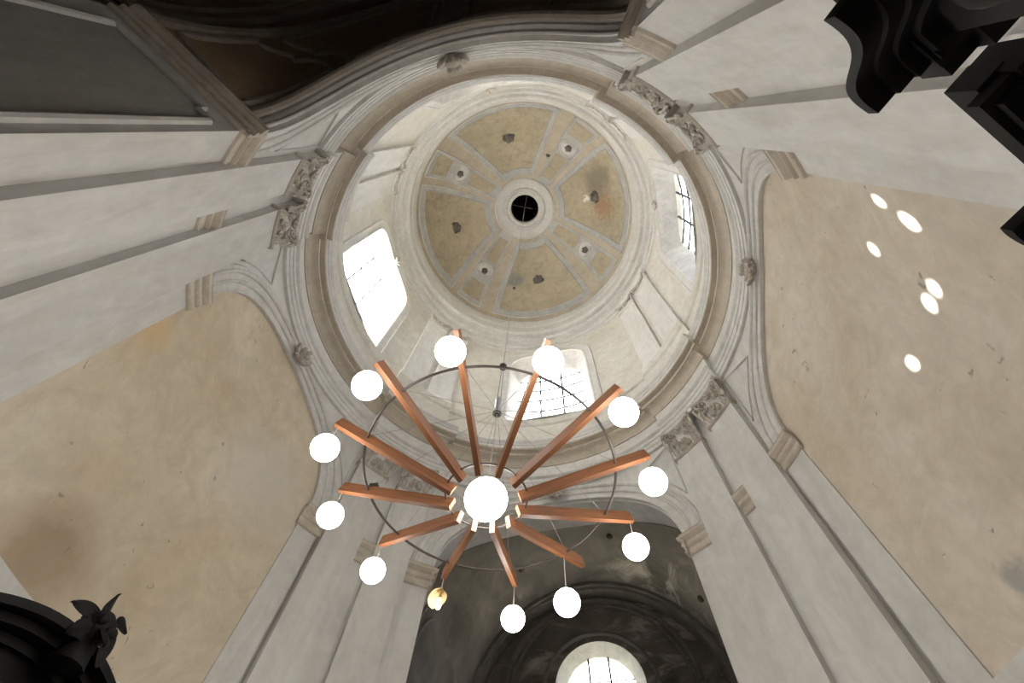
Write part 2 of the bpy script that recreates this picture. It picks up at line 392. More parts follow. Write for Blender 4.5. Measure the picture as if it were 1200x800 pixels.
# ------------------------------------------------------------------ carved ornaments (shared meshes)
def rosette_mesh():
    m = MB(); m.ball((0, 0, 0.055), 0.032, nu=8, nv=5)
    for k in range(6):
        a = 2 * pi * k / 6
        rot = Matrix.Rotation(a, 3, 'Z') @ Matrix.Rotation(rad(-28), 3, 'Y')
        m.ball(rot @ Vector((0.062, 0, 0.02)), 0.05, 1.0, 0.62, 0.42, 8, 5, rot)
    return m.mesh('rosette', 'carved', 50)
def leaf_mesh():
    m = MB(); rows = []
    for i in range(7):
        t = i / 6; w = 0.085 * sin(pi * min(1, 0.15 + t * 0.85)) ** 0.8 + 0.004
        z = 0.02 + 0.10 * t ** 2.2; y = 0.24 * t
        rows.append([(-w, y, z - 0.02), (-w * 0.45, y, z + 0.012), (0, y, z - 0.006), (w * 0.45, y, z + 0.012), (w, y, z - 0.02)])
    m.grid(rows); m.grid([[(x, y, z - 0.02) for (x, y, z) in r] for r in rows]); return m.mesh('leaf', 'carved', 50)
def volute_mesh():
    m = MB(); pts = []; rr = []
    for i in range(40):
        t = i / 39; a = t * 2 * pi * 2.1; q = 0.135 * (1 - t) ** 0.8 + 0.018
        pts.append((q * cos(a), q * sin(a) - 0.0, 0.02 + 0.05 * t)); rr.append(0.030 * (1 - 0.55 * t))
    m.tube(pts, rr, 6, up=lambda p: (0, 0, 1), flat=1.5); m.ball((0, 0, 0.07), 0.035, nu=8, nv=5)
    m.tube([(0.135, 0.0, 0.0), (0.15, -0.10, -0.01), (0.12, -0.22, -0.02), (0.06, -0.30, -0.04)], [0.034, 0.034, 0.026, 0.012], 6, up=lambda p: (0, 0, 1))
    return m.mesh('volute', 'carved', 50)
ROS, LEAF, VOL = rosette_mesh(), leaf_mesh(), volute_mesh()

def keystone(parent, r, az, z, s=1.0):
    m = MB()
    rnd = random.Random(int(az * 7 + z))
    m.ball((0, 0, 0.05), 0.15 * s, 1, 1.1, 0.8, 12, 8)
    for k in range(9):
        a = 2 * pi * k / 9 + rnd.uniform(-.2, .2); q = rnd.uniform(0.13, 0.21) * s
        rot = Matrix.Rotation(a, 3, 'Z') @ Matrix.Rotation(rad(-35), 3, 'Y')
        m.ball((q * cos(a), q * sin(a), 0.06), 0.085 * s, 1.2, 0.7, 0.6, 8, 5, rot)
    for k in range(4):
        m.ball((rnd.uniform(-.07, .07), rnd.uniform(-.07, .07), 0.17 * s), 0.055 * s, nu=8, nv=5)
    o = m.obj('keystone_ornament', 'carved', parent); o.matrix_local = frame(r, az, z); return o

IMPOST = [(0.0, 7.70), (-0.035, 7.71), (-0.05, 7.735), (-0.05, 7.755), (-0.03, 7.77), (-0.03, 7.85), (-0.055, 7.86), (-0.075, 7.885), (-0.075, 7.91),
          (-0.05, 7.925), (-0.05, 7.98), (-0.08, 7.995), (-0.115, 8.04), (-0.12, 8.09), (-0.13, 8.10), (0.0, 8.115)]
def impost_arc(parent, a0, a1, r=R):
    m = MB(); m.sweep([(r + d, z) for d, z in IMPOST], arc(a0, a1, 1.0), True); return m.obj('impost', 'impost', parent)

ARCHIVOLT = [(0.0, 0.0), (0.0, 0.045), (0.03, 0.05), (0.05, 0.035), (0.07, 0.03), (0.15, 0.03), (0.155, 0.05), (0.175, 0.065), (0.20, 0.065), (0.215, 0.045), (0.22, 0.04),
             (0.31, 0.04), (0.315, 0.065), (0.345, 0.085), (0.375, 0.085), (0.395, 0.06), (0.42, 0.05), (0.44, 0.045), (0.45, 0.0)]
def archivolt(parent, c, k, mat='stucco', n=64):
    m = MB(); rows = []
    for i in range(n + 1):
        t = pi * i / n; row = []
        for (u, v) in ARCHIVOLT:
            row.append(P(R - v, c + (k['ha'] + math.degrees(u / R)) * cos(t), ZS + (k['rise'] + u) * sin(t)))
        rows.append(row)
    m.grid(rows); return m.obj('archivolt', mat, parent, 25)

# ------------------------------------------------------------------ side bays: blank walls under arches
def side_bay(c, name, mat, zd, label):
    azs = arc(c - 27.5, c + 27.5, 1.0)
    rb = R + 0.025
    m = MB(); rows = []
    for a in azs:
        top = max(arch_z(a - c, SIDE) + 0.06, ZS + 0.05) if abs(a - c) < 26.8 else ZS + 0.05
        rows.append([P(rb, a, zd + (top - zd) * t / 14) for t in range(15)])
    m.grid(rows); w = struct(m.obj(name, mat), label, 'wall')
    m = MB(); m.sweep([(rb, zd), (rb - 0.03, zd), (rb - 0.035, zd - 0.03), (rb - 0.035, 0)], azs); m.obj('dado', 'white', w)
    # spandrel above the arch
    m = MB()
    rows = []
    for a in arc(c - 33, c + 33, 0.5):
        rows.append([P(R, a, arch_z(a - c, SIDE)), P(R, a, max(ZA + 0.02, arch_z(a - c, SIDE) + 0.01))])
    m.grid(rows); m.obj('spandrel', 'white', w)
    for s in (-1, 1):   # edge of the strip beside the blank wall
        m = MB(); m.grid([[P(R, c + s * 26, 0), P(R, c + s * 26, ZS)], [P(rb + 0.02, c + s * 26, 0), P(rb + 0.02, c + s * 26, ZS)]])
        m.sweep([(R, 0), (R, ZS)], arc(c + s * 26, c + s * 32.0)); m.obj('jamb_strip', 'white', w)
        impost_arc(w, c + s * 25.4, c + s * 31.9)
    archivolt(w, c, SIDE)
    m = MB(); m.grid([arch_pts(SIDE, c, 0.0, R), arch_pts(SIDE, c, 0.0, rb + 0.02)]); m.obj('arch_reveal', 'stucco', w)
    keystone(w, R - 0.08, c, 10.32)
    return w
side_bay(0, 'wall_right', 'tan_right', 4.42, 'bright cream plaster wall under a round arch with sun spots')
side_bay(180, 'wall_left', 'tan_left', 4.69, 'stained ochre plaster wall under a round arch')

# ------------------------------------------------------------------ piers with paired pilasters
PR = 0.13
def quad(sx, sy, f):
    return math.degrees(atan2(sy * sin(rad(f)), sx * cos(rad(f))))
def pier(sx, sy, name, label):
    q = lambda f: quad(sx, sy, f)
    m = MB(); m.sweep([(R, 0), (R, ZA + 0.02)], [q(f) for f in arc(31.0, 59.0)]); w = struct(m.obj(name, 'white'), label, 'wall')
    m = MB(); m.sweep([(R + d, z) for d, z in IMPOST], [q(f) for f in arc(40.0, 44.8, 1.2)], True); m.obj('impost', 'impost', w)
    m = MB(); m.sweep([(R + d, z) for d, z in IMPOST], [q(f) for f in arc(52.5, 59.6, 1.0)], True); m.obj('impost', 'impost', w)
    for (f0, f1) in ((31.7, 40.5), (44.3, 53.0)):
        azs = [q(f) for f in arc(f0, f1, 1.1)]
        m = MB(); m.sweep([(R, 0), (R - PR, 0), (R - PR, 9.72), (R - PR - 0.0, 10.05), (R - PR - 0.03, 10.45), (R, 10.45)], azs, True)
        p = m.obj('pilaster', 'white', w)
        fm = (f0 + f1) / 2; hw = (f1 - f0) / 2; rf = R - PR
        # astragal, abacus
        m = MB(); m.sweep([(R, 9.69), (rf - 0.02, 9.69), (rf - 0.045, 9.715), (rf - 0.045, 9.735), (rf - 0.02, 9.76), (R, 9.76)], [q(f) for f in arc(f0 - 0.5, f1 + 0.5, 1.0)], True)
        m.obj('astragal', 'carved', p)
        m = MB(); rows = []
        for f in arc(f0 - 1.1, f1 + 1.1, 0.8):
            e = abs(f - fm) / (hw + 1.1); pr = rf - 0.06 - 0.07 * e * e
            rows.append([P(R, q(f), 10.44), P(pr + 0.03, q(f), 10.44), P(pr + 0.02, q(f), 10.475), P(pr, q(f), 10.49), P(pr, q(f), 10.54), P(R, q(f), 10.57)])
        m.grid(rows)
        for k in (0, -1): m.add(rows[k], [tuple(range(6))])
        m.obj('abacus', 'carved', p)
        for s in (-1, 1):
            mw = frame(rf - 0.05, q(fm + s * (hw - 0.9)), 10.32)
            flip = s * sx * sy
            mw = mw @ Matrix.Rotation(rad(35) * flip, 4, 'Y') @ (Matrix.Scale(-1, 4, (1, 0, 0)) if flip > 0 else Matrix.Identity(4))
            link('volute', VOL, p, mw)
            mw = frame(rf - 0.03, q(fm + s * (hw - 0.2)), 9.95) @ Matrix.Rotation(rad(30) * flip, 4, 'Y')
            link('leaf', LEAF, p, mw)
        for i, (df, z, sc) in enumerate(((0, 10.36, 1.25), (-2.3, 10.12, 1.0), (0.1, 9.98, 0.95), (2.3, 10.12, 1.0), (-1.3, 9.86, 0.7), (1.4, 9.86, 0.7))):
            link('rosette', ROS, p, frame(rf - 0.015, q(fm + df), z, 0, 17 * i) @ Matrix.Scale(sc, 4))
        for df, z in ((-3.3, 9.78), (-1.1, 9.8), (1.1, 9.8), (3.3, 9.78)):
            link('leaf', LEAF, p, frame(rf - 0.01, q(fm + df), z) @ Matrix.Scale(0.8, 4))
    # sunk triangular panel frames in the spandrels beside the capitals
    for (k, cen, sgn) in ((SIDE, 0 if sx > 0 else 180, 1), (OPEN, 90 * sy, -1)):
        def pt(d, z):
            if k is SIDE: f = d
            else: f = 90 - d
            return P(R - 0.012, q(f), z)
        o0 = k['ha'] + math.degrees(0.45 / R)
        path = []
        lo, hi = (k['ha'] * 0.80, 30.6 if k is SIDE else 35.6)
        zt = 10.46
        for i in range(13):
            d = lo + (hi - lo) * i / 12; path.append(pt(d, min(zt, arch_z(d, k, 0.52) + 0.03)))
        path.append(pt(hi, zt))
        m = MB(); m.tube(path, 0.018, 6, closed=True, up=lambda v: (-v[0], -v[1], 0)); m.obj('panel_moulding', 'stucco', w)
    return w
pier(1, 1, 'wall_front_right', 'white pier with paired pilasters between bright wall and dark chancel arch')
pier(-1, 1, 'wall_front_left', 'grey-white pier with paired pilasters between ochre wall and dark chancel arch')
pier(1, -1, 'wall_back_right', 'white pier with paired pilasters behind the black altarpiece')
pier(-1, -1, 'wall_back_left', 'grey-white pier with paired pilasters between ochre wall and brown vault')

# ------------------------------------------------------------------ front and back arch walls
def open_arch(c, name, label, jr, soff_r):
    m = MB(); rows = []
    for a in arc(c - 38, c + 38, 0.5):
        rows.append([P(R, a, arch_z(a - c, OPEN)), P(R, a, max(ZA + 0.02, arch_z(a - c, OPEN) + 0.01))])
    # the ends run over the pier at springing height only
    rows = [r for r, a in zip(rows, arc(c - 38, c + 38, 0.5)) if abs(a - c) <= 31.01]
    m.grid(rows); w = struct(m.obj(name, 'white'), label, 'wall')
    archivolt(w, c, OPEN)
    # soffit band of the arch with its mouldings
    m = MB(); rows = []
    for (dr, dv) in ((0, 0), (0.03, 0), (0.035, -0.03), (0.06, -0.035), (0.085, -0.015), (0.1, 0.0), (0.16, 0.0), (0.165, 0.03), (soff_r, 0.03)):
        rows.append(arch_pts(OPEN, c, dv, R + dr))
    m.grid(rows); m.obj('arch_soffit', 'stucco', w, 25)
    keystone(w, R - 0.09, c, 10.34)
    for s in (-1, 1):
        az = c + s * 31.0
        m = MB(); rr = [R, R + 0.25, jr]
        m.grid([[P(r, az, z) for z in (0, 4, 8.12)] for r in rr])
        j = m.obj('jamb', 'white', w)
        # impost carried along the radial jamb
        t = Vector((-sin(rad(az)), cos(rad(az)), 0)) * (-s)     # into the opening
        rad_ = Vector((cos(rad(az)), sin(rad(az)), 0))
        rows = []
        for r in (R - 0.10, jr):
            rows.append([rad_ * r + t * (-d * 1.0) + Vector((0, 0, z)) for d, z in IMPOST])
        m = MB(); m.grid(rows)
        for r_ in rows: m.add(r_, [tuple(range(len(r_)))])
        m.obj('impost', 'impost', w)
        if jr > 6:
            # framed grey panel on the jamb
            r0, r1, z0, z1 = 4.66, 5.95, 1.2, 7.42
            m = MB(); e = 0.012
            m.add([rad_ * r0 + t * e + Vector((0, 0, z0)), rad_ * r1 + t * e + Vector((0, 0, z0)), rad_ * r1 + t * e + Vector((0, 0, z1)), rad_ * r0 + t * e + Vector((0, 0, z1))], [(0, 1, 2, 3)])
            m.obj('jamb_panel', 'slate', w)
            m = MB(); m.tube([rad_ * r0 + t * e + Vector((0, 0, z0)), rad_ * r1 + t * e + Vector((0, 0, z0)), rad_ * r1 + t * e + Vector((0, 0, z1)),
                              rad_ * (r0 + 0.16) + t * e + Vector((0, 0, z1)), rad_ * (r0 + 0.15) + t * e + Vector((0, 0, z1 - 0.12)), rad_ * r0 + t * e + Vector((0, 0, z1 - 0.15))], 0.045, 8, closed=True, up=lambda v: t)
            m.obj('panel_moulding', 'white', w)
    return w
WF = open_arch(90, 'wall_front', 'white arch opening onto the dark painted chancel', 5.35, 0.78)
WB = open_arch(270, 'wall_back', 'white arch in front of the brown panelled vault', 6.26, 0.26)

# ------------------------------------------------------------------ brown flared vault over the entrance side
def flare_pt(s, t, inner, outer):
    """s 0..1 from inner to outer arch, t 0..pi along the arch"""
    (r0, h0, z0, q0), (r1, h1, z1, q1) = inner, outer
    r = r0 + (r1 - r0) * s; e = s ** 0.85
    ha = h0 + (h1 - h0) * s; zs = z0 + (z1 - z0) * s; ri = q0 + (q1 - q0) * e
    return Vector(P(r, 270 + ha * cos(t), zs + ri * sin(t)))
def flare(name, label, inner, outer, mat, trim, pan):
    m = MB(); N = 60
    m.grid([[flare_pt(s / 8, pi * i / N, inner, outer) for i in range(N + 1)] for s in range(9)])
    w = struct(m.obj(name, mat), label, 'ceiling')
    cen = Vector((0, -5.6, 8.5))
    def mould(pts, r, nm='panel_moulding', closed=False):
        m = MB(); path = [flare_pt(s, t, inner, outer) for s, t in pts]
        m.tube(path, r * 1.35, 8, closed=closed, up=lambda v: (cen - v).normalized(), flat=0.7); return m.obj(nm, trim, w)
    L = lambda a, b, n: [a + (b - a) * i / n for i in range(n + 1)]
    for sgn in (0, 1):
        T = (lambda t: pi - t) if sgn else (lambda t: t)
        t0, tm, t1 = 0.05, 0.86, pi / 2 - 0.11
        # lower panel
        lo = [(0.12, t) for t in L(t0 + 0.02, tm - 0.06, 12)]
        og = []
        for i in range(13):
            u = i / 12; s = 0.12 + 0.78 * u
            og.append((s, tm - 0.06 - 0.42 * (3 * u * u - 2 * u ** 3) - (0.05 if 0.42 < u < 0.58 else 0)))
        up_ = [(0.90, t) for t in L(tm - 0.48, t0 + 0.02, 8)]
        mould([(s, T(t)) for s, t in lo[:-1] + og + up_[1:]], 0.045, closed=True)
        # upper panel
        og2 = [(s, t + 0.13) for s, t in og]
        lo2 = [(0.12, t) for t in L(t1, tm + 0.07, 12)]
        up2 = [(0.90, t) for t in L(tm - 0.35, t1, 14)]
        mould([(s, T(t)) for s, t in lo2[:-1] + og2 + up2[1:]], 0.045, closed=True)
        # plain field of each panel lies a little lower, edges of the middle band
        mould([(s, T(pi / 2 - 0.075)) for s in L(0.0, 1.0, 10)], 0.035, 'band_moulding')
    mould([(1.0, t) for t in L(0.0, pi, 60)], 0.07, 'edge_moulding')
    mould([(0.0, t) for t in L(0.0, pi, 60)], 0.05, 'edge_moulding')
    # middle band
    m = MB(); rows = []
    for s in L(0.0, 1.0, 10):
        rows.append([flare_pt(s, t, inner, outer) + (cen - flare_pt(s, t, inner, outer)).normalized() * 0.03 for t in L(pi / 2 - 0.07, pi / 2 + 0.07, 6)])
    m.grid(rows); m.obj('band', trim, w)
    return w
flare('ceiling_back', 'brown flared vault with moulded panels behind the white arch', (4.79, 31.0, ZS, 2.02), (6.22, 31.0, ZS + 0.2, 5.75), 'brown', 'brown_trim', None)
NV = flare('ceiling_nave', 'dark brown outer vault beyond the flared vault', (6.75, 33.0, 8.7, 6.0), (9.6, 40.0, 9.4, 7.4), 'brown', 'brown_trim', None)
# shadowed step between the two vaults
m = MB(); FI = ((4.79, 31.0, ZS, 2.02), (6.22, 31.0, ZS + 0.2, 5.75)); FO = ((6.75, 33.0, 8.7, 6.0), (9.6, 40.0, 9.4, 7.4))
e0 = [flare_pt(1, pi * i / 60, *FI) for i in range(61)]; e1 = [flare_pt(0, pi * i / 60, *FO) for i in range(61)]
mid = [(a + b) / 2 + Vector((0, 0, 1.1)) for a, b in zip(e0, e1)]
m.grid([e0, mid, e1]); m.obj('step', 'brown', NV)
# nave piers that carry the outer vault
for s, nm in ((-1, 'wall_nave_left'), (1, 'wall_nave_right')):
    az = 270 + s * 31.0
    m = MB(); dirv = Vector((cos(rad(az)), sin(rad(az)), 0)); tv = Vector((-sin(rad(az)), cos(rad(az)), 0)) * s
    o_ = dirv * 6.26
    m.grid([[o_, o_ + Vector((0, 0, 8.1))], [o_ + tv * 0.5, o_ + tv * 0.5 + Vector((0, 0, 8.1))], [o_ + tv * 0.5 + dirv * 0.7, o_ + tv * 0.5 + dirv * 0.7 + Vector((0, 0, 8.6))], [o_ + tv * 0.2 + dirv * 0.7, o_ + tv * 0.2 + dirv * 0.7 + Vector((0, 0, 8.6))],
            [o_ + tv * 0.9 + dirv * 4.5, o_ + tv * 0.9 + dirv * 4.5 + Vector((0, 0, 9.2))]])
    w = struct(m.obj(nm, 'slate'), 'dark grey nave wall ' + ('beyond the framed jamb panel' if s < 0 else 'beyond the brown vault on the altar side'), 'wall')
    m = MB(); rot = Matrix.Rotation(rad(az), 3, 'Z')
    m.box(o_ + tv * 0.62 + dirv * 0.45 + Vector((0, 0, 8.28)), 1.0, 0.42, 0.12, rot); m.box(o_ + tv * 0.62 + dirv * 0.45 + Vector((0, 0, 8.44)), 1.12, 0.54, 0.12, rot)
    m.box(o_ + tv * 0.62 + dirv * 0.45 + Vector((0, 0, 8.60)), 1.24, 0.66, 0.14, rot); m.obj('impost', 'brown_trim', w)

# ------------------------------------------------------------------ chancel
CW, CY0, CY1, CZ, CR = 3.75, 5.2, 11.3, 9.2, 3.95
m = MB()
for s in (-1, 1):
    m.grid([[(s * CW, y, z) for z in (0, 4, CZ)] for y in (CY0, 8, CY1)])
    m.grid([[(s * 2.7, 4.6, z) for z in (0, 4, CZ)], [(s * CW, CY0, z) for z in (0, 4, CZ)]])
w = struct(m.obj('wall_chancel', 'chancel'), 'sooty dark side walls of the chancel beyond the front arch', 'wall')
def vault(y, t, off=0): return (-(CW - off) * cos(t), y, CZ + (CR - off) * sin(t))
m = MB(); m.grid([[vault(CY0 + (CY1 - CY0) * j / 6, pi * i / 48) for i in range(49)] for j in range(7)])
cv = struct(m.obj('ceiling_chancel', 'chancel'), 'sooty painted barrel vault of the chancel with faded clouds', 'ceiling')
# front closing wall above the arch opening on the chancel side
m = MB(); rows = []
for i in range(49):
    t = pi * i / 48
    p = P(5.31, 90 + 31 * cos(t), ZS + 2.05 * sin(t))
    rows.append([p, vault(CY0, t)])
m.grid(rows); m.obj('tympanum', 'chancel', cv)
for (y0, y1, d) in ((5.6, 6.1, 0.14), (10.75, 11.3, 0.22)):
    m = MB()
    m.grid([[vault(y0, pi * i / 48) for i in range(49)], [vault(y0, pi * i / 48, d * 0.5) for i in range(49)], [vault(y0 + 0.05, pi * i / 48, d * 0.6) for i in range(49)], [vault(y0 + 0.08, pi * i / 48, d) for i in range(49)],
            [vault(y1 - 0.08, pi * i / 48, d) for i in range(49)], [vault(y1 - 0.05, pi * i / 48, d * 0.6) for i in range(49)], [vault(y1, pi * i / 48, d * 0.5) for i in range(49)], [vault(y1, pi * i / 48) for i in range(49)]])
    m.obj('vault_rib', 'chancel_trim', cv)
    for s in (-1, 1):
        m = MB(); m.box((s * (CW - d / 2), (y0 + y1) / 2, CZ / 2), d, y1 - y0, CZ); m.box((s * (CW - d / 2), (y0 + y1) / 2, 8.5), d + 0.12, y1 - y0 + 0.12, 0.12)
        m.obj('pilaster', 'chancel_trim', w)
# wall arches on the sides of the chancel
for s in (-1, 1):
    for q, rr_ in ((2.05, 0.07), (1.75, 0.05)):
        m = MB(); m.tube([(s * (CW - 0.02), 8.42 + q * cos(pi * i / 32), 8.2 + 1.15 * q * sin(pi * i / 32)) for i in range(33)], rr_, 8, up=lambda v: (1, 0, 0)); m.obj('wall_arch_moulding', 'chancel_trim', w)
# end wall with the round-headed window
WX, WZ, WR = 0.02, 10.2, 1.28
m = MB(); inner = []; outer = []
for i in range(49):
    t = pi * i / 48
    inner.append((WX - WR * cos(t), CY1, WZ + WR * sin(t))); outer.append((-CW * cos(t), CY1, CZ + CR * sin(t)))
inner = [(WX - WR, CY1, 8.0)] + inner + [(WX + WR, CY1, 8.0)]; outer = [(-CW, CY1, 8.0)] + outer + [(CW, CY1, 8.0)]
m.grid([inner, outer]); m.add([(-CW, CY1, 0), (CW, CY1, 0), (CW, CY1, 8.0), (-CW, CY1, 8.0)], [(0, 1, 2, 3)])
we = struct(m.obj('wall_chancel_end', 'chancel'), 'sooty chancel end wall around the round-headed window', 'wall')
for q, rr_ in ((1.62, 0.07), (2.55, 0.05), (2.75, 0.09), (3.3, 0.06)):
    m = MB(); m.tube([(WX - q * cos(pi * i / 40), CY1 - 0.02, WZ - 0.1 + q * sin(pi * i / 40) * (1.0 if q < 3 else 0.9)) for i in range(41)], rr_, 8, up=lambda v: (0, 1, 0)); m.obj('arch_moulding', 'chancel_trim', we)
def roundhead(cx, y, zc, r, zb, n=32): return [(cx - r, y, zb)] + [(cx - r * cos(pi * i / n), y, zc + r * sin(pi * i / n)) for i in range(n + 1)] + [(cx + r, y, zb)]
m = MB(); m.grid([roundhead(WX, CY1 - 0.02, WZ, WR, 8.0), roundhead(WX, CY1 + 0.34, WZ, 1.02, 8.1), roundhead(WX, Y1 + 0.06, WZ, 1.02, 8.1)]); m.add([(WX - WR, CY1, 8.0), (WX + WR, CY1, 8.0), (WX + 1.02, Y1 + .06, 8.1), (WX - 1.02, Y1 + .06, 8.1)], [(0, 1, 2, 3)])
win5 = struct(m.obj('window_5', 'reveal'), 'round-headed chancel window with two upright bars', 'window')
m = MB()
gy = CY1 + 0.36
m.add(roundhead(WX, gy, WZ, 1.02, 8.1), [tuple(range(35))]); m.obj('pane', 'glass', win5)
for dx in (-0.30, 0.30):
    m = MB(); m.box((WX + dx, gy - 0.03, 9.6), 0.05, 0.04, 3.2); m.obj('bar', 'bar', win5)
for zz in (8.8, 9.7, 10.5):
    m = MB(); m.box((WX, gy - 0.03, zz), 2.0, 0.02, 0.02); m.obj('bar', 'bar', win5)
# round iron bosses on the chancel vault
for i, (t, y) in enumerate(((1.05, 9.2), (1.85, 8.7), (2.6, 9.6))):
    c = Vector(vault(y, t, 0.02)); m = MB(); m.ball(c, 0.10, nu=10, nv=6); m.obj('boss', 'boss', cv)

# ------------------------------------------------------------------ main entablature
ENT = [(4.53, 10.54), (4.47, 10.545), (4.47, 10.66), (4.455, 10.67), (4.455, 10.79), (4.44, 10.80), (4.44, 10.90), (4.415, 10.925), (4.395, 10.96), (4.395, 10.99), (4.48, 11.02),
       (4.50, 11.03), (4.50, 11.40)]
BED = [(4.50, 11.40), (4.475, 11.41), (4.47, 11.45), (4.455, 11.47), (4.44, 11.53), (4.39, 11.60), (4.335, 11.635), (4.325, 11.655), (4.305, 11.66)]
SOF = [(4.305, 11.66), (4.32, 11.67), (4.325, 11.79), (4.225, 11.82), (4.218, 11.86)]
LIP = [(4.218, 11.86), (4.212, 11.86), (4.212, 11.94), (4.195, 11.955), (4.192, 11.98), (4.17, 12.03), (4.148, 12.06), (4.143, 12.09), (4.143, 12.12), (4.5, 12.2)]
def ring_obj(name, mat, prof, parent=None, a0=0, a1=360, off=0.0, caps=False):
    m = MB(); m.sweep([(r - off, z) for r, z in prof], arc(a0, a1, 1.5), caps, 4.56 if caps else None); return m.obj(name, mat, parent, 28)
E1 = struct(ring_obj('trim_1', 'stucco', ENT), 'great ring entablature at the foot of the drum', 'moulding')
ring_obj('bed_moulding', 'beige', BED, E1); ring_obj('soffit', 'beige', SOF, E1); ring_obj('cornice_lip', 'stucco', LIP, E1)
for sx in (1, -1):
    for sy in (1, -1):
        def seg(nm, mat, prof, f0, f1, off):
            azs = [quad(sx, sy, f) for f in arc(f0, f1, 1.5)]
            m = MB(); m.sweep([(r - off, z) for r, z in prof], azs)
            for a in (azs[0], azs[-1]):
                m.add([P(r - off, a, z) for r, z in prof] + [P(r + 0.01, a, z) for r, z in reversed(prof)], [tuple(range(2 * len(prof)))])
            return m.obj(nm, mat, E1, 28)
        seg('break_architrave', 'stucco', ENT, 30.6, 53.6, 0.115); seg('break_bed_moulding', 'beige', [(4.60, 11.395)] + BED, 30.0, 54.2, 0.115)
        seg('break_soffit', 'beige', [(4.60, 11.655)] + SOF, 28.3, 55.9, 0.12); seg('break_cornice_lip', 'stucco', [(4.50, 11.855)] + LIP, 27.9, 56.3, 0.12)

# ------------------------------------------------------------------ drum
RD = 4.55
PLINTH = [(4.50, 12.17), (4.46, 12.18), (4.46, 12.35), (4.48, 12.38), (4.485, 13.20), (4.45, 13.24), (4.43, 13.30), (4.43, 13.36), (4.41, 13.40), (4.41, 13.45), (4.56, 13.50)]
DW = dict(ha=17.0, z0=13.5, zs=16.75, rise=1.25)
def win_top(d, ha, zs, rise):
    t = 1 - abs(d / ha) ** 2.6
    return zs + rise * t ** (1 / 2.6) if t > 0 else zs
m = MB()
for c in (0, 90, 180, 270):
    for a0 in arc(c + 17, c + 73, 1.5)[:-1]:
        pass
    m.grid([[P(RD, a, 12.2 + 6.35 * t / 4) for t in range(5)] for a in arc(c + 17, c + 73, 1.5)])
    m.grid([[P(RD, a, win_top(a - c, 17, 16.75, 1.25)), P(RD, a, 18.55)] for a in arc(c - 17, c + 17, 0.5)])
    m.grid([[P(RD, a, 12.2), P(RD, a, 13.52)] for a in arc(c - 17, c + 17, 1.0)])
DR = struct(m.obj('wall_drum', 'drum'), 'pale drum wall between the great ring and the dome', 'wall')
ring_obj('plinth', 'drum', PLINTH, DR)
# outer face of the drum
m = MB(); ro = 5.14
for c in (0, 90, 180, 270):
    m.grid([[P(ro, a, z) for z in (12.0, 20.6)] for a in arc(c + 13.2, c + 76.8, 3)])
    m.grid([[P(ro, a, z) for z in (17.58, 20.6)] for a in arc(c - 13.2, c + 13.2, 2)])
    m.grid([[P(ro, a, z) for z in (12.0, 13.56)] for a in arc(c - 13.2, c + 13.2, 2)])
m.sweep([(ro, 20.6), (4.6, 22.9), (3.0, 24.6), (0.9, 25.4), (0.9, 27.0), (0.01, 27.2)], arc(0, 360, 6))
m.obj('drum_exterior', 'outer', DR)
for sx in (1, -1):
    for sy in (1, -1):
        q = lambda f: quad(sx, sy, f)
        def seg2(prof, f0, f1, off, nm, mat):
            azs = [q(f) for f in arc(f0, f1, 1.5)]
            m = MB(); m.sweep([(r - off, z) for r, z in prof], azs)
            for a in (azs[0], azs[-1]):
                m.add([P(r - off, a, z) for r, z in prof] + [P(r + 0.01, a, z) for r, z in reversed(prof)], [tuple(range(2 * len(prof)))])
            return m.obj(nm, mat, DR, 28)
        seg2(PLINTH, 29.0, 52.0, 0.085, 'pedestal', 'drum')
        for (f0, f1) in ((30.2, 39.6), (41.8, 51.0)):
            rf = RD - 0.085
            m = MB(); m.sweep([(RD, 13.4), (rf, 13.4), (rf, 18.42), (RD, 18.42)], [q(f) for f in arc(f0, f1, 1.2)], True)
            p = m.obj('drum_pilaster', 'white', DR)
            m = MB(); m.sweep([(RD, 13.5), (rf - .05, 13.5), (rf - .05, 13.68), (rf - .02, 13.74), (RD, 13.76)], [q(f) for f in arc(f0 - .6, f1 + .6, 1.2)], True); m.obj('base', 'white', p)
            m = MB(); m.sweep([(RD, 17.78), (rf - .03, 17.78), (rf - .04, 17.81), (rf - .03, 17.84), (RD, 17.85)], [q(f) for f in arc(f0 - .4, f1 + .4, 1.2)], True)
            m.sweep([(RD, 18.3), (rf - .05, 18.3), (rf - .08, 18.35), (rf - .08, 18.42), (RD, 18.44)], [q(f) for f in arc(f0 - .8, f1 + .8, 1.2)], True); m.obj('capital', 'stucco', p)
            fm = (f0 + f1) / 2
            for s in (-1, 1):
                link('volute', VOL, p, frame(rf - 0.02, q(fm + s * (f1 - f0) * 0.42), 18.15) @ Matrix.Rotation(rad(30) * s * sx * sy, 4, 'Y') @ Matrix.Scale(0.8, 4))
            for df in (-2.2, 0, 2.2): link('rosette', ROS, p, frame(rf - 0.01, q(fm + df), 18.05, 0, 20 * df) @ Matrix.Scale(0.9, 4))
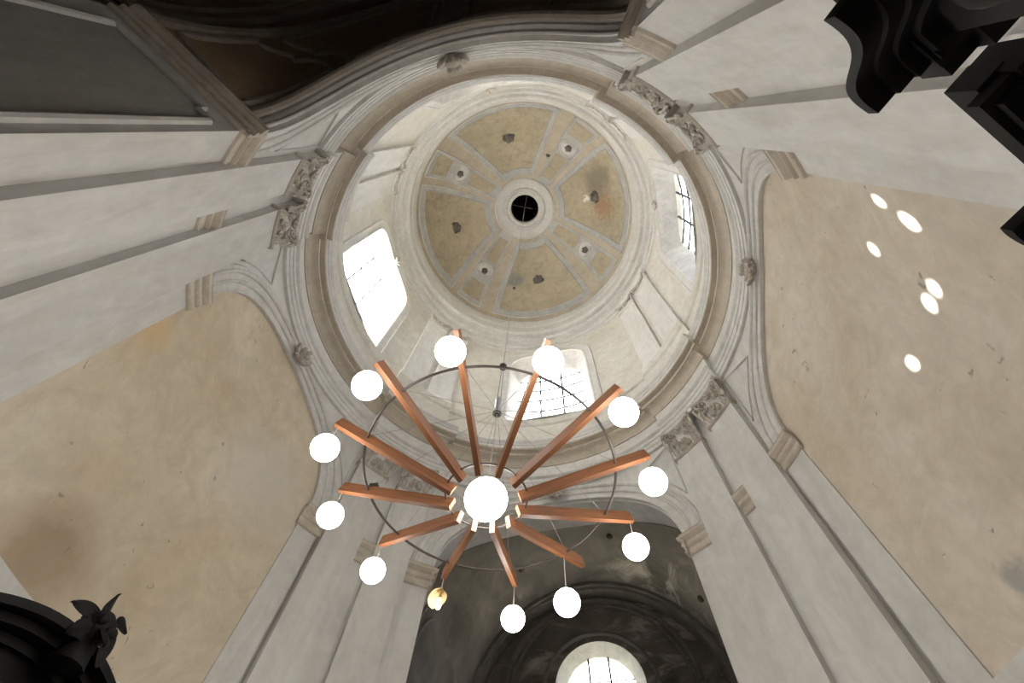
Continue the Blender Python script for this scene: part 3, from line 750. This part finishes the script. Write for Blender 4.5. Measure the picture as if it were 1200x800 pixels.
# windows of the drum
RG = 5.02
def drum_window(n, c, label, frosted=None):
    m = MB()
    def edge(r, ha, zb, zs, rise, n=40):
        return [P(r, c - ha, zb)] + [P(r, c - ha * cos(pi * i / n), zs + rise * abs(sin(pi * i / n)) ** 0.77) if 0 < i < n else P(r, c - ha * cos(pi * i / n), zs) for i in range(n + 1)] + [P(r, c + ha, zb)]
    def edge2(r, ha, zb, zs, rise, n=48):
        ds = [-ha * cos(pi * i / n) for i in range(n + 1)]
        return [P(r, c - ha, zb)] + [P(r, c + d, win_top(d, ha, zs, rise)) for d in ds] + [P(r, c + ha, zb)]
    e0 = edge2(RD, 17.0, 13.5, 16.75, 1.25); e1 = edge2(RG, 12.9, 13.58, 16.4, 1.12); e2 = edge2(5.16, 12.8, 13.58, 16.4, 1.12)
    m.grid([e0, e1, e2]); m.add([e0[0], e0[-1], e2[-1], e2[0]], [(0, 1, 2, 3)])
    w = struct(m.obj('window_%d' % n, 'reveal'), label, 'window')
    # moulded surround on the drum wall
    m = MB(); rows = []
    for (u, v) in ((0.0, 0.0), (0.0, 0.03), (0.05, 0.04), (0.07, 0.025), (0.22, 0.025), (0.23, 0.045), (0.27, 0.05), (0.29, 0.0)):
        rows.append(edge2(RD - v, 17.0 + math.degrees(u / RD), 13.5, 16.75 + u * .3, 1.25 + u * .7))
    m.grid(rows); m.obj('surround', 'stucco', w, 25)
    # glazing bars and single panes
    cols = [-12.9, -4.3, 4.3, 12.9]; nr = 6; z0, z1 = 13.58, 17.52
    zs_ = [z0 + (z1 - z0) * i / nr for i in range(nr + 1)]
    gm = frosted or MT['glass']
    for j in range(3):
        for i in range(nr):
            rows = []
            e0_, e1_ = cols[j] - (0.6 if j == 0 else 0), cols[j + 1] + (0.6 if j == 2 else 0)
            for a in arc(e0_, e1_, 0.8):
                top = min(zs_[i + 1], win_top(a, 13.6, 16.45, 1.17)); bot = min(zs_[i] - (0.08 if i == 0 else 0), top)
                if i == nr - 1: top = max(bot, win_top(a, 13.6, 16.45, 1.17))
                rows.append([P(RG + 0.06, c + a, bot), P(RG + 0.06, c + a, top)])
            m = MB(); m.grid(rows); m.obj('pane', gm, w)
    for a in cols[1:-1]:
        m = MB(); m.tube([P(RG + 0.03, c + a, z0 - 0.02), P(RG + 0.03, c + a, win_top(a, 12.9, 16.4, 1.12) + 0.02)], 0.036, 6); m.obj('upright_bar', 'bar', w)
    for z in zs_[1:-1]:
        lim = 12.9 if z < 16.4 else 12.9 * max(0.0, 1 - ((z - 16.4) / 1.12) ** 2.6) ** (1 / 2.6)
        m = MB(); m.tube([P(RG + 0.03, c + a, z) for a in arc(-lim, lim, 2)], 0.028, 6); m.obj('cross_bar', 'bar', w)
    keystone(w, RD - 0.02, c, 18.15, 0.7)
    return w
# clear spots in the frosted glazing throw round sun images on the right wall
SPOTS = [(4.19, -1.80, 6.56, 0.030), (4.25, -1.65, 6.22, 0.055), (4.40, -1.19, 6.92, 0.036), (4.44, -1.00, 6.14, 0.055), (4.48, -0.81, 6.18, 0.050), (4.55, -0.02, 6.42, 0.042)]
HOLES = []
for (x, y, z, rr_) in SPOTS:
    p = Vector((x, y, z))
    for _ in range(8000):
        p = p - SUN_DIR * 0.002
        if p.x < 0 and hypot(p.x, p.y) >= RG + 0.06: break
    HOLES.append((p.x, p.y, p.z, rr_))
FROST = glass_mat('frosted_window_glass', True, HOLES)
drum_window(1, 0, 'dark-barred arched drum window above the bright cream wall')
drum_window(2, 90, 'arched drum window with a grid of bars above the chancel arch')
drum_window(3, 180, 'glaring sunlit drum window above the ochre wall', FROST)
drum_window(4, 270, 'arched drum window above the entrance arch')

# ------------------------------------------------------------------ dome cornice and dome
DC = [(4.56, 18.38), (4.50, 18.40), (4.50, 18.52), (4.53, 18.54), (4.53, 18.70), (4.48, 18.72), (4.46, 18.80), (4.46, 18.92), (4.515, 18.95), (4.51, 19.08), (4.38, 19.10), (4.34, 19.18), (4.33, 19.24),
      (4.40, 19.28), (4.39, 19.37), (4.24, 19.38), (4.20, 19.44), (4.175, 19.48), (4.17, 19.64), (4.20, 19.68), (4.20, 19.98), (4.17, 20.02), (4.15, 20.1), (4.145, 20.5), (4.165, 20.52), (4.17, 20.62)]
k_ = DC.index((4.24, 19.38))
T2 = struct(ring_obj('trim_2', 'dome_ring', DC[:k_ + 1]), 'moulded grey ring cornice at the springing of the dome', 'moulding')
ring_obj('cornice_lip', 'dome_ring', DC[k_:], T2)
DA, DB, DH = 4.16, 20.55, 3.2
def dz(r, off=0.0): return DB + (DH - off) * sqrt(max(0.0, 1 - (r / DA) ** 2))
def dpt(x, y, off=0.0):
    r = hypot(x, y); r = min(r, DA - 0.002)
    n = Vector((x / DA ** 2, y / DA ** 2, dz(r) - DB and (dz(r) - DB) / DH ** 2)).normalized()
    return Vector((x, y, dz(r))) - n * off
m = MB()
rs = [DA * sin(pi / 2 * (1 - i / 26)) for i in range(26)]; rs = [r for r in rs if r > 0.66] + [0.66]
m.grid([[(r * cos(rad(a)), r * sin(rad(a)), dz(r)) for a in range(0, 361, 3)] for r in rs])
DOME = struct(m.obj('ceiling', 'dome_rib'), 'tan painted dome with radial panels and a dark oculus', 'dome')
def plan(az, r): return Vector((r * cos(rad(az)), r * sin(rad(az))))
def patch(name, mat, c, o, i_, ho, hi, off, parent, curve=True, n=16, k=12):
    """panel between radius i_ and o, half-angles ho (outer) and hi (inner)"""
    m = MB(); rows = []
    for a in range(k + 1):
        v = -1 + 2 * a / k; row = []
        A = plan(c + v * ho, o); B = plan(c + v * hi, i_)
        for b in range(n + 1):
            p = B + (A - B) * (b / n); row.append(dpt(p.x, p.y, off))
        rows.append(row)
    m.grid(rows)
    rim = [rows[0][b] for b in range(n + 1)] + [rows[a][n] for a in range(1, k + 1)] + [rows[k][b] for b in range(n - 1, -1, -1)] + [rows[a][0] for a in range(k - 1, 0, -1)]
    back = [dpt(p.x, p.y, off - 0.03) for p in rim]
    m.grid([rim, back], close=True)
    return m.obj(name, mat, parent), rim
def rimtube(name, mat, rim, r, parent):
    m = MB(); m.tube(rim, r, 6, closed=True, up=lambda v: (Vector((0, 0, 18)) - v).normalized()); return m.obj(name, mat, parent)
for c in (0, 90, 180, 270):
    p, rim = patch('panel_border', 'dome_grey', c, 4.13, 1.50, 30.8, 25.5, 0.012, DOME)
    rimtube('border_moulding', 'dome_ring', rim, 0.018, p)
    f, rim = patch('panel_field', 'dome_tan', c, 4.03, 1.76, 27.6, 20.5, 0.030, p)
    rimtube('field_moulding', 'dome_grey', rim, 0.016, p)
    cen = dpt(*(plan(c, 3.08)), 0.03)
    m = MB(); m.ball((0, 0, 0), 0.19, 1, 1, 0.6, 10, 6)
    for k in range(7): m.ball((0.17 * cos(k * .9), 0.17 * sin(k * .9), 0), 0.10, nu=8, nv=5)
    o = m.obj('boss', 'boss', p); o.location = cen
for c in (43.0, 137.0, 223.0, 317.0):
    p, rim = patch('narrow_panel', 'dome_grey', c, 4.13, 1.36, 7.6, 11.5, 0.014, DOME)
    rimtube('border_moulding', 'dome_ring', rim, 0.022, p)
    for (o_, i_, ho, hi) in ((4.06, 3.55, 6.2, 5.6), (2.72, 1.62, 6.2, 7.4)):
        f, rim = patch('panel_field', 'dome_tan', c, o_, i_, ho, hi, 0.030, p, n=8, k=6)
    q = plan(c, 3.13); cen = dpt(q.x, q.y, 0.02); nrm = (cen - Vector((0, 0, 17.5))).normalized()
    tq = nrm.to_track_quat('Z', 'X').to_matrix().to_4x4()
    m = MB(); m.lathe([(0.40, 0.0), (0.40, -0.05), (0.36, -0.075), (0.32, -0.05), (0.31, -0.02), (0.24, -0.02), (0.0, -0.02)], n=28); o = m.obj('medallion', 'dome_ring', p); tq.translation = cen; o.matrix_local = tq
    m = MB(); m.ball((0, 0, -0.06), 0.13, 1, 1, .7, 10, 6)
    for k in range(5): m.ball((0.09 * cos(k * 1.26), 0.09 * sin(k * 1.26), -0.08), 0.06, nu=8, nv=5)
    o = m.obj('boss', 'boss', p); o.matrix_local = tq
m = MB(); q = plan(305.5, 2.47); m.ball(dpt(q.x, q.y, 0.0), 0.10, 1, 1, 0.3, 12, 6); m.obj('dark_spot', 'boss', DOME)  # dark flattened ball marking a black spot on the dome
z1 = dz(0.66)
m = MB(); m.sweep([(1.32, dz(1.32)), (1.32, dz(1.32) - 0.05), (1.27, dz(1.3) - 0.07), (1.22, dz(1.2) - 0.05), (0.92, dz(0.9) - 0.05), (0.90, dz(.9) - 0.09), (0.84, dz(.84) - 0.11), (0.78, dz(.78) - 0.08), (0.76, dz(.78) - 0.05), (0.70, z1 - 0.05), (0.63, z1 - 0.06), (0.61, z1 - 0.02), (0.61, z1 + 0.25)], arc(0, 360, 5))
m.obj('collar', 'dome_ring', DOME)
m = MB(); m.sweep([(0.61, z1 + 0.25), (0.62, z1 + 0.4), (0.62, z1 + 3.2), (0.01, z1 + 3.3)], arc(0, 360, 10)); ocu = m.obj('oculus', 'black', DOME)
for k in range(2):
    m = MB(); a = k * pi / 2 + 0.4; m.tube([(0.6 * cos(a), 0.6 * sin(a), z1 + 0.5), (-0.6 * cos(a), -0.6 * sin(a), z1 + 0.5)], 0.025, 6); m.obj('crossbar', 'iron', ocu)

# ------------------------------------------------------------------ chandelier
CX, CYc = -0.06, 0.0
ch = bpy.data.objects.new('chandelier', None); COL.objects.link(ch); ch.location = (CX, CYc, 5.3)
thing(ch, 'large wagon-wheel chandelier of wooden beams with white globe lamps under the dome', 'chandelier')
O = Vector((0, 0, -5.3))
def L3(r, az, z): return Vector(P(r, az, z)) + O
Bi, Bo = (0.335, 5.275), (1.645, 5.715)
slope = atan2(Bo[1] - Bi[1], Bo[0] - Bi[0]); blen = hypot(Bo[0] - Bi[0], Bo[1] - Bi[1])
m = MB(); m.box((blen / 2, 0, 0), blen, 0.052, 0.125); BEAM = m.mesh('beam', 'wood', 30)
gm_ = MB(); gm_.ball((0, 0, 0), 0.132, nu=28, nv=18); GLOBE = gm_.mesh('globe', 'globe', 60)
cp = MB(); cp.lathe([(0.0, 0.175), (0.012, 0.175), (0.014, 0.14), (0.035, 0.132), (0.035, 0.118), (0.0, 0.118)], n=12); CAP = cp.mesh('globe_cap', 'rimgold', 30)
def zbeam(r): return Bi[1] + (r - Bi[0]) * (Bo[1] - Bi[1]) / (Bo[0] - Bi[0])
for k in range(12):
    az = 3.0 + 30 * k
    mw = Matrix.Translation(L3(Bi[0], az, Bi[1])) @ Matrix.Rotation(rad(az), 4, 'Z') @ Matrix.Rotation(-slope, 4, 'Y')
    link('beam', BEAM, ch, mw)
    rg, zg = 1.615, 5.30
    if k == 3: zg = 5.22
    if k == 2: rg, zg = 1.28, 4.97
    zt = zbeam(rg) - 0.05
    if k == 4:      # broken globe
        zg = 5.34
        m = MB(); rows = []
        for i in range(11):
            t = 0.10 + 0.165 * i; lim = max(0.5, 5.6 - 0.52 * i)
            rows.append([Vector((0.132 * sin(t) * cos(2.7 + lim * (j / 24 - .5)), 0.132 * sin(t) * sin(2.7 + lim * (j / 24 - .5)), 0.132 * cos(t))) for j in range(25)])
        m.grid(rows); o = m.obj('broken_globe', 'opal', ch); o.location = L3(rg, az, zg)
        o['label'] = 'broken globe shell'
        m = MB(); m.lathe([(0.0, 0.10), (0.016, 0.10), (0.018, 0.03), (0.0, 0.03)], n=12); s_ = m.obj('socket', 'rimgold', o)
        m = MB(); m.lathe([(0.0, 0.035), (0.014, 0.03), (0.022, 0.0), (0.030, -0.04), (0.030, -0.07), (0.018, -0.095), (0.0, -0.1)], n=14); m.obj('bulb', 'bulb', o)
        link('globe_cap', CAP, o)
    else:
        g = link('globe', GLOBE, ch, Matrix.Translation(L3(rg, az, zg))); link('globe_cap', CAP, g)
    m = MB(); m.tube([L3(rg, az, zt), L3(rg, az, zg + 0.15)], 0.0045, 6); m.obj('cord', 'cord', ch)
    m = MB(); m.tube([L3(1.305, az, zbeam(1.305) + 0.06), L3(0.03, az, 6.88)], 0.0028, 5); m.obj('suspension_wire', 'wire', ch)
for nm, rr_, tr in (('outer_ring', 1.305, 0.0135), ('inner_ring', 0.405, 0.010)):
    zc = zbeam(rr_) + (0.0 if rr_ > 1 else 0.03)
    m = MB(); m.tube([L3(rr_, a, zc) for a in range(0, 360, 3)], tr, 8, closed=True); m.obj(nm, 'iron', ch)
for k in (6,):
    m = MB(); a = 3 + 30 * k; m.box(L3(1.27, a, zbeam(1.27) + 0.085), 0.09, 0.06, 0.05, Matrix.Rotation(rad(a), 3, 'Z')); m.obj('clamp', 'iron', ch)
m = MB(); m.ball((0, 0, 0.0), 0.212, nu=36, nv=24); cg = m.obj('centre_globe', 'globe', ch)
m = MB(); m.lathe([(0, 0.27), (0.03, 0.27), (0.05, 0.215), (0.05, 0.195), (0, 0.195)], n=16); m.obj('globe_cap', 'rimgold', cg)
m = MB(); m.ball((0, 0, -0.213), 0.012, nu=8, nv=6); m.obj('finial', 'rimgold', cg)
m = MB(); m.lathe([(0, 6.83 - 5.3), (0.045, 6.83 - 5.3), (0.048, 6.85 - 5.3), (0.048, 7.19 - 5.3), (0.04, 7.21 - 5.3), (0, 7.21 - 5.3)], n=20); hub = m.obj('hub', 'steel', ch)
m = MB(); m.ball((0, 0, 6.845 - 5.3), 0.058, 1, 1, .35, 16, 8); m.obj('hub_collar', 'iron', hub)
m = MB(); m.tube([(0, 0, 0.26), (0, 0, 1.54)], 0.006, 6); m.obj('lamp_cord', 'cord', ch)
for s in (-1, 1):
    m = MB(); m.tube([(0.025 * s, 0, 1.9), (0.012 * s, 0, 8.15 - 5.3)], 0.0045, 5); m.obj('cable_strand', 'iron', ch)
m = MB(); m.ball((0, 0, 8.17 - 5.3), 0.062, nu=14, nv=10); m.obj('cable_ball', 'iron', ch)
m = MB(); m.tube([(0, 0, 8.17 - 5.3), (0.06, 0, 24.6 - 5.3)], 0.007, 6); m.obj('cable', 'cord', ch)
m = MB(); m.ball((0.02, 0, 12.1 - 5.3), 0.035, nu=10, nv=8); m.obj('cable_knob', 'iron', ch)

# ------------------------------------------------------------------ altarpieces of black wood
def altar_frame(d, az):
    """local x = along the wall, y = out from the wall towards the centre, z = up"""
    a = rad(az); y = Vector((-cos(a), -sin(a), 0)); z = Vector((0, 0, 1)); x = y.cross(z)
    mtx = Matrix((x, y, z)).transposed().to_4x4(); mtx.translation = Vector(P(d, az, 0)); return mtx

# left: segmental pediment with a leafy crest
al = bpy.data.objects.new('altarpiece', None); COL.objects.link(al); al.matrix_world = altar_frame(4.25, 180.0)
thing(al, 'black carved altarpiece with curved pediment and leafy crest against the ochre wall', 'altarpiece')
def part(name, mbx, mat='hide', parent=al): return mbx.obj(name, mat, parent)
m = MB(); m.box((0, 0.46, 0.5), 2.4, 0.9, 1.0); m.box((0, 0.50, 1.04), 2.5, 0.98, 0.08); part('altar_table', m)
m = MB(); m.box((0, 0.12, 2.1), 1.7, 0.2, 2.1); part('back_panel', m)
for s in (-1, 1):
    m = MB(); m.box((s * 1.0, 0.28, 1.28), 0.36, 0.4, 0.4); part('pedestal', m)
    m = MB(); m.lathe([(0.15, 1.48), (0.15, 1.53), (0.125, 1.58), (0.12, 2.0), (0.10, 2.95), (0.11, 2.98), (0.15, 3.12), (0.15, 3.16)], (s * 1.0, 0.28, 0), 18); part('column', m)
m = MB()
for (z, h, w_, d_) in ((3.22, 0.12, 2.5, 0.50), (3.36, 0.16, 2.46, 0.46), (3.47, 0.07, 2.66, 0.62), (3.53, 0.05, 2.8, 0.70)):
    m.box((0, d_ / 2, z), w_, d_, h)
part('entablature', m)
def seg_arc(rx, rise, zb, n=28, x0=1.0):
    return [(rx * (-1 + 2 * i / n), zb + rise * (1 - (-1 + 2 * i / n) ** 2)) for i in range(n + 1)]
for (rx, rise, zb, th, dep) in ((1.45, 0.62, 3.56, 0.07, 0.75), (1.38, 0.58, 3.52, 0.07, 0.63), (1.30, 0.54, 3.47, 0.07, 0.51)):
    top = seg_arc(rx, rise, zb + th); bot = seg_arc(rx, rise, zb)
    m = MB(); m.prism(top + bot[::-1], (1, 0, 0), (0, 0, 1), (0, 0, 0), (0, dep, 0)); part('pediment_moulding', m)
m = MB(); m.prism(seg_arc(1.3, 0.56, 3.46) + [(1.3, 3.44), (-1.3, 3.44)], (1, 0, 0), (0, 0, 1), (0, 0, 0), (0, 0.45, 0)); part('tympanum', m)
# crest
def crest(parent, org):
    c = Vector(org)
    m = MB(); m.lathe([(0.0, -0.22), (0.16, -0.20), (0.12, -0.06), (0.09, 0.0), (0.13, 0.05), (0.15, 0.12), (0.135, 0.20), (0.07, 0.26), (0, 0.27)], c, 14)
    o = part('crest_body', m, 'hide', parent)
    # base offset, direction, bend, length, half width
    for (bx_, dr, bend, ln, hw) in (((0.02, 0.02, 0.20), (1.1, 0.05, 1.0), (-0.12, 0, 0.06), 0.24, 0.062), ((0.05, 0.0, 0.20), (1.0, -0.15, -0.02), (0.0, 0, -0.05), 0.30, 0.07),
                                    ((-0.10, 0.05, 0.20), (-0.5, 0.2, -1.0), (0.05, 0, -0.05), 0.30, 0.080), ((0.10, 0.06, 0.08), (0.9, 0.2, -0.7), (0, 0, -0.05), 0.22, 0.07),
                                    ((-0.08, 0.05, 0.25), (-0.8, 0.2, 0.4), (0, 0, -0.10), 0.16, 0.06), ((0.0, 0.10, 0.10), (0.0, 0.9, -0.6), (0, 0, -0.05), 0.2, 0.07), ((0.0, -0.08, 0.2), (0.1, -0.9, 0.5), (0, 0, -0.06), 0.2, 0.07)):
        d = Vector(dr).normalized(); side = d.cross(Vector((0, 1, 0.25))).normalized(); nrm = side.cross(d)
        mm = MB(); rows = []
        for i in range(9):
            t = i / 8; w_ = hw * sin(pi * (0.14 + 0.86 * t)) ** 0.8 + 0.003
            q = c + Vector(bx_) + d * (ln * t) + Vector(bend) * (t * t)
            rows.append([q - side * w_, q + nrm * 0.022, q + side * w_, q - nrm * 0.018])
        mm.grid(rows, close=True); part('leaf', mm, 'hide', o)
    for k in range(7):
        mm = MB(); mm.ball(c + Vector((0.13 * cos(k * 0.9), 0.13 * sin(k * 0.9), 0.10 + 0.05 * (k % 2))), 0.055, nu=8, nv=6); part('bud', mm, 'hide', o)
crest(al, (0.0, 0.68, 4.23))

# right pier: broken pediment with swan necks
ar = bpy.data.objects.new('altarpiece', None); COL.objects.link(ar); ar.matrix_world = altar_frame(4.26, -45.0)
thing(ar, 'black carved altarpiece with broken swan-neck pediment on the white pier', 'altarpiece')
# local x: a point at tangential coordinate t has x = XS * t
XS = 1.0 if (altar_frame(4.4, -45).to_3x3() @ Vector((1, 0, 0))).x > 0 else -1.0
def bxr(nm, t0, t1, y0, y1, z0, z1):
    y1 = max(0.04, y1 - 0.14); m = MB(); m.box((XS * (t0 + t1) / 2, (y0 + y1) / 2, (z0 + z1) / 2), abs(t1 - t0), abs(y1 - y0), z1 - z0); return part(nm, m, 'hide', ar)
bxr('altar_table', -0.85, 1.15, 0.0, 0.75, 0.0, 1.0); bxr('back_panel', -0.9, 1.1, 0.0, 0.18, 1.0, 2.5); bxr('side_panel', -1.2, -0.4, 0.0, 0.22, 2.5, 3.6); bxr('side_panel', 0.4, 1.3, 0.0, 0.22, 2.5, 3.6)
for t in (-0.55, 0.75):
    bxr('pedestal', t - 0.17, t + 0.17, 0.0, 0.36, 1.0, 1.35)
    m = MB(); m.lathe([(0.12, 1.35), (0.12, 1.4), (0.10, 1.46), (0.085, 3.3), (0.12, 3.45), (0.12, 3.5)], (XS * t, 0.13, 0), 16); part('column', m, 'hide', ar)
# the two blocks of the entablature, a slit between them
for (t1, y1, z0, z1) in ((-0.30, 0.26, 3.50, 3.86), (-0.30, 0.33, 3.86, 3.90), (-0.22, 0.345, 3.90, 3.97), (-0.12, 0.31, 3.97, 4.02), (-0.11, 0.30, 4.02, 4.16)):
    bxr('entablature_moulding', -1.25, t1, 0.0, y1, z0, z1)
for (t0, y1, z0, z1) in ((0.16, 0.20, 3.50, 3.90), (0.10, 0.30, 3.90, 3.95), (0.06, 0.335, 3.95, 4.02), (0.04, 0.27, 4.02, 4.2)):
    bxr('entablature_moulding', t0, 1.35, 0.0, y1, z0, z1)
bxr('block_back', -0.36, -0.11, -0.105, 0.18, 3.90, 4.16); bxr('block_back', 0.045, 0.36, -0.105, 0.18, 3.92, 4.2)
def swan(side, ta, za, tb, zb):
    # mouldings of one depth after another, all following an S from the outer low end to the inner high end
    for (y0, y1, th) in ((0.33, 0.42, 0.07), (0.26, 0.33, 0.10), (0.19, 0.26, 0.135), (0.0, 0.19, 0.18)):
        top = []
        for i in range(25):
            u = i / 24; t = ta + (tb - ta) * u; z = za + (zb - za) * (u - 0.22 * sin(2 * pi * u))
            top.append((XS * t, z))
        bot = [(x, z - th) for x, z in top]
        m = MB(); m.prism(top + bot[::-1], (1, 0, 0), (0, 0, 1), (0, y0, 0), (0, y1 - y0, 0)); part('swan_neck', m, 'hide', ar)
swan(-1, -0.80, 3.70, -0.25, 4.06)
swan(1, 1.25, 3.66, 0.70, 4.10)
